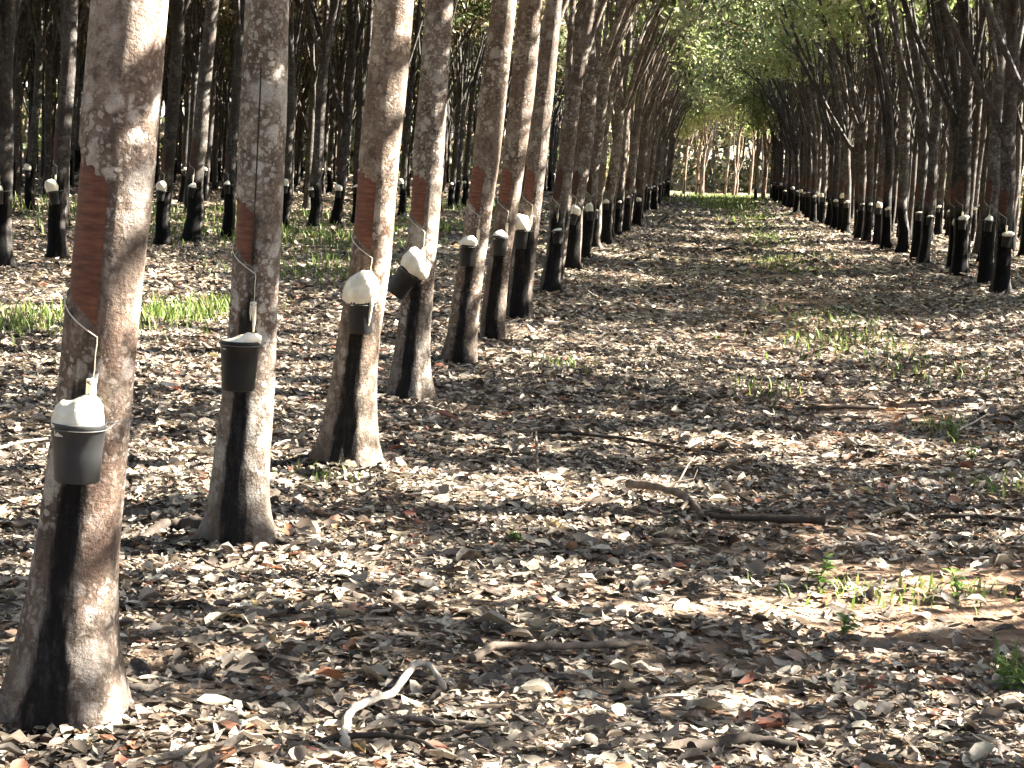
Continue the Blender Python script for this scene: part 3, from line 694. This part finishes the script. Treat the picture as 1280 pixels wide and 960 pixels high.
mb = MB()
for g, sx, sy, n, h in GP:
    x = g[0] + rng.normal(0, sx, n); y = g[1] + rng.normal(0, sy, n)
    z = gz(x, y); az = rng.uniform(0, 6.28, n); H = h * rng.uniform(.4, 1.25, n); w = (.004 + .00022 * g[1]) * rng.uniform(.7, 1.5, n)
    out = rng.uniform(.1, .75, n) * H; dx, dy = np.cos(az), np.sin(az)
    P = lambda f, k: np.stack([x + dx * out * f * f - dy * w * k, y + dy * out * f * f + dx * w * k, z + H * f * (1 - .15 * f)], 1)
    v = np.stack([P(0, -1), P(0, 1), P(.55, -.8), P(.55, .8), P(1, 0)], 1).reshape(-1, 3); b = np.arange(n)[:, None] * 5
    mb.add(v, b + [0, 1, 3, 2]); k = mb.n - len(v); mb.f.append(b + [2, 3, 4] + k); mb.mi.append(np.zeros(n, int))
props(link('grass', mb.mesh('grass', [M['grass']])), 'sunlit green grass in loose patches along the lane and between the rows', 'grass', kind='stuff')

# ------------------------------------------------------------------ weeds
def weed_mesh(seed, h, n):
    rg = np.random.default_rng(seed); st, lf = MB(), MB()
    for s in range(n):
        a = rg.uniform(0, 6.28); l = rg.uniform(.1, .45) * h; H = h * rg.uniform(.6, 1.1)
        P = [np.array([math.cos(a) * l * t * t, math.sin(a) * l * t * t, H * t]) for t in np.linspace(0, 1, 6)]
        P[0][2] = -.02
        tube(st, P, np.linspace(.0026, .0012, 6), 4)
        for i in range(2, 6):
            for k in range(2):
                b = rg.uniform(0, 6.28); L = rg.uniform(.035, .065); W = L * .42; e = rg.uniform(-.1, .6)
                ax = np.array([math.cos(b) * math.cos(e), math.sin(b) * math.cos(e), math.sin(e)]); sx = np.array([-math.sin(b), math.cos(b), 0]); nn = np.cross(ax, sx)
                c = P[i]
                V = [c, c + ax * L * .35 + sx * W * .5 + nn * .004, c + ax * L * .35, c + ax * L * .35 - sx * W * .5 + nn * .004, c + ax * L * .7 + sx * W * .35, c + ax * L * .7 - nn * .004, c + ax * L * .7 - sx * W * .35, c + ax * L - nn * .012]
                lf.add(V, [(0, 2, 1), (0, 3, 2), (4, 5, 7), (5, 6, 7)]); k0 = lf.n - 8
                lf.f.append(np.array([(1, 2, 5, 4), (2, 3, 6, 5)]) + k0); lf.mi.append(np.zeros(2, int))
    return st.mesh('stem', [M['weed']]), lf.mesh('leaves', [M['weed']])
for q, (px, py, h, n, lab) in enumerate(((1022, 738, .13, 4, 'bright green weed sprout beside bare earth in the lane'), (1196, 748, .10, 3, 'small green weed right of the bare earth patch'),
        (1188, 552, .16, 4, 'upright weed by the pale twig near the right edge'), (1242, 625, .10, 3, 'low weed above the dark stick at the right edge'), (1262, 868, .10, 4, 'weed tuft in the lower right corner of the lane'),
        (1052, 800, .09, 3, 'dull green seedling in front of the bare earth'), (640, 350 + 330, .07, 2, 'tiny seedling among leaves in the middle of the lane'), (1215, 580, .11, 3, 'leafy weed in the sunlit litter near the right edge'))):
    g = on_ground(px, py); o = thing('weed', g, lab, 'weed', 'weeds in the lane')
    a, b = weed_mesh(60 + q, h, n); link('stem', a, o); link('leaves', b, o)

# ------------------------------------------------------------------ fallen branches
def stick(name, pix, r0, r1, mat, label, cat='branch', lift=None, forks=(), ns=8, group=None):
    P = [on_ground(x, y) for x, y in pix]
    base = P[0].copy()
    pts = []
    for k, p in enumerate(P):
        pts.append(p - base + np.array([0, 0, r0 * .8 + .014 + (lift[k] if lift else 0)]))
    pts = np.array(pts); tt = np.linspace(0, len(pts) - 1, (len(pts) - 1) * 6 + 1)
    rg = np.random.default_rng(abs(int(pix[0][0])))
    Q = np.stack([np.interp(tt, np.arange(len(pts)), pts[:, k]) for k in range(3)], 1)
    ker = np.array([1, 2, 3, 2, 1]) / 9.
    Q = np.stack([np.convolve(np.pad(Q[:, k], 2, mode='edge'), ker, 'valid') for k in range(3)], 1) + rg.normal(0, r0 * .12, (len(tt), 3))
    mb = MB(); tube(mb, Q, np.linspace(r0, r1, len(Q)) * (1 + rg.normal(0, .08, len(Q))), ns)
    o = link(name, mb.mesh(name, [M[mat]])); o.location = base
    props(o, label, cat, group)
    for t, dx, dy, dz, r in forks:
        i = int(t * (len(Q) - 1)); s = Q[i]; mb = MB(); e = np.array([dx, dy, dz])
        tube(mb, [s, s + e * .35 + rg.normal(0, .01, 3), s + e * .7 + rg.normal(0, .015, 3), s + e], np.linspace(r, r * .4, 4), 6)
        link('twig', mb.mesh('twig', [M[mat]]), o)
    return o
G = 'fallen branches in the lane'
stick('fallen_branch', [(782, 618), (815, 628), (850, 640), (880, 655)], .024, .016, 'wood', 'forked brown branch propped up in the middle of the lane', lift=(.02, .05, .06, .0), forks=((.6, .10, .25, .14, .008), (.75, -.02, -.22, -.02, .015), (.5, .14, .1, .10, .006)), group=G)
stick('fallen_branch', [(868, 648), (905, 655), (960, 662), (1035, 668)], .012, .022, 'wood_dark', 'thick black broken branch lying beside the bare earth', lift=(.0, .01, .03, .04), forks=((.4, .2, .12, .06, .008),), group=G)
stick('fallen_branch', [(1158, 652), (1220, 654), (1290, 660)], .013, .012, 'wood_dark', 'straight black stick reaching the right edge of the lane', lift=(.0, .01, .01), group=G)
stick('fallen_branch', [(1005, 517), (1050, 517), (1100, 517)], .022, .015, 'wood_dark', 'dark stick lying across the lane between sunny strips', lift=(.0, .02, .01), group=G)
stick('fallen_branch', [(640, 545), (700, 549), (770, 556), (840, 566), (905, 570)], .014, .008, 'wood_dark', 'long thin dark branch lying along the shadow mid lane', lift=(.0, .02, .02, .01, 0), group=G)
stick('fallen_branch', [(430, 945), (432, 915), (447, 896), (490, 880), (516, 853), (535, 850), (556, 872)], .014, .010, 'wood_pale', 'curved bleached branch at the front of the lane', lift=(0, .02, .01, 0, .035, .03, 0), group=G)
stick('fallen_branch', [(590, 836), (615, 823), (660, 826), (720, 824), (770, 818), (808, 817)], .015, .011, 'wood', 'long grey weathered stick behind the curved bleached branch', lift=(0, .02, .02, .02, .01, .01), group=G)
stick('fallen_branch', [(395, 938), (450, 936), (520, 942), (560, 958)], .010, .007, 'wood_dark', 'thin dark twig under the curved bleached branch', lift=(0, .02, .02, 0), group=G)
stick('fallen_branch', [(-10, 568), (25, 562), (62, 556)], .010, .008, 'wood_pale', 'pale stick left of the nearest trunk', lift=(0, .02, .01), group=G)
stick('fallen_branch', [(1190, 545), (1215, 538), (1236, 530)], .008, .005, 'wood_pale', 'pale twig near the right edge of the lane', lift=(0, .03, .06), group=G)
stick('fallen_branch', [(672, 600), (670, 580), (668, 566)], .008, .006, 'wood', 'short upright broken twig standing in the litter', lift=(0, .05, .11), group=G)
stick('fallen_branch', [(500, 905), (560, 917), (640, 915)], .009, .006, 'wood', 'thin brown twig right of the curved bleached branch', lift=(0, .01, .0), group=G)
stick('fallen_branch', [(860, 950), (930, 938), (1000, 948)], .020, .014, 'wood_dark', 'black stick in the shade at the bottom of the lane', lift=(0, .01, .0), group=G)
stick('fallen_branch', [(893, 316), (915, 320), (930, 326)], .04, .02, 'wood_dark', 'dark branch lying far up the lane', lift=(0, .15, .0), group=G)
stick('root_and_shadow_strip', [(268, 674), (245, 668), (222, 664), (200, 668), (182, 676), (158, 690)], .042, .016, 'wood_dark', 'gnarled surface root mound left of the grooved trunk', 'root', lift=(.0, -.012, -.022, -.012, -.03, -.035))
stick('root_and_shadow_strip', [(398, 580), (370, 583), (338, 589)], .032, .010, 'wood_dark', 'dark strip in place of the shadow running left from the third trunk', 'root', lift=(.0, -.01, -.02))  # third trunk's ground shadow shaped as a low dark strip
for q in range(26):
    px = random.uniform(180, 1270); py = random.uniform(480, 940) if q < 18 else random.uniform(330, 480); a = random.uniform(-.5, .5); L = random.uniform(20, 75) * (py / 900)
    stick('twig', [(px, py), (px + L * .5, py + a * 8 + random.uniform(-3, 3)), (px + L, py + a * 20)], random.uniform(.004, .009), .003, random.choice(['wood', 'wood_pale', 'wood_dark']),
          'thin dead twig half buried in the leaf litter of the lane', 'twig', lift=(0, .015, .005), ns=5, group='dead twigs in the leaf litter')

# ------------------------------------------------------------------ far wood behind the rows, unseen wood added round the camera
mbT, mbC = MB(), MB(); rg = np.random.default_rng(5)
def far_block(n, xs, ys):
    global mbT, mbC
    for _ in range(n):
        x = rg.uniform(*xs); y = rg.uniform(*ys); z = float(gz(x, y)); h = rg.uniform(10, 15)
        pts = np.array([[x, y, z - .2], [x + rg.normal(0, .2), y, z + 2.5], [x + rg.normal(0, .5), y, z + 6], [x + rg.normal(0, .9), y, z + h * .8]])
        tube(mbT, pts, [.16, .12, .09, .03], 6)
        m_ = 260; c = np.stack([x + rg.normal(0, 1.9, m_), y + rg.normal(0, 1.9, m_), np.where(rg.random(m_) < .22, z + rg.uniform(0, 3.2, m_), z + h * (.33 + .67 * rg.beta(2, 1.6, m_)))], 1)
        v = (c[:, None, :] + rg.normal(0, .30, (m_, 3, 3))).reshape(-1, 3)
        mbC.add(v, np.arange(m_ * 3).reshape(-1, 3), 1 if rg.random() < .6 else 0)
far_block(150, (-75, -36), (95, 150)); far_block(170, (-40, -9), (122, 165)); far_block(130, (34, 64), (112, 165)); far_block(90, (14, 60), (170, 205)); far_block(150, (-16, 18), (160, 205)); far_block(60, (30, 44), (60, 100))
far_block(170, (-62, -40), (-40, 95)); far_block(150, (-42, 42), (-46, -26)); far_block(90, (30, 52), (-40, 62))  # unseen wood added beside and behind the camera to cut sky light
fw_ = link('woods', mbC.mesh('far_and_unseen_wood', [M['leaf'], M['leaf_dry']], smooth=False)); props(fw_, 'far plantation wood behind the rows, with unseen wood added around the camera', 'wood', kind='stuff')
ft = link('trunk', mbT.mesh('far_and_unseen_trunk', [M['bark']]), fw_); ft['kind'] = 'stuff'

# ------------------------------------------------------------------ light
SUN_EL, SUN_AZ = R(36), R(18)          # sun low-mid on the right, a little beyond the picture plane
dv = Vector((math.cos(SUN_EL) * math.cos(SUN_AZ), math.cos(SUN_EL) * math.sin(SUN_AZ), math.sin(SUN_EL)))
sl = bpy.data.lights.new('sun', 'SUN'); so = bpy.data.objects.new('sun', sl); COL.objects.link(so)
so.rotation_euler = dv.to_track_quat('Z', 'Y').to_euler(); sl.energy = 5.0; sl.angle = R(.3); sl.color = (1, .94, .83)
so.location = (20, 5, 30)
w = bpy.data.worlds.new('World'); scene.world = w; w.use_nodes = True
nt = w.node_tree; sky = nt.nodes.new('ShaderNodeTexSky'); sky.sky_type = 'NISHITA'; sky.sun_disc = False
sky.sun_elevation = SUN_EL; sky.sun_rotation = math.pi / 2 - SUN_AZ; sky.air_density = 1; sky.dust_density = 1.5; sky.ozone_density = 1
nt.links.new(sky.outputs[0], nt.nodes['Background'].inputs[0]); nt.nodes['Background'].inputs[1].default_value = .05

vs = scene.view_settings; vs.view_transform = 'Standard'; vs.look = 'None'; vs.gamma = 1; vs.use_curve_mapping = False; vs.exposure = 3.92
cy = scene.cycles
cy.max_bounces = 5; cy.diffuse_bounces = 3; cy.glossy_bounces = 2; cy.transmission_bounces = 3; cy.use_denoising = True
cy.caustics_reflective = False; cy.caustics_refractive = False
cy.use_adaptive_sampling = True; cy.adaptive_threshold = .02
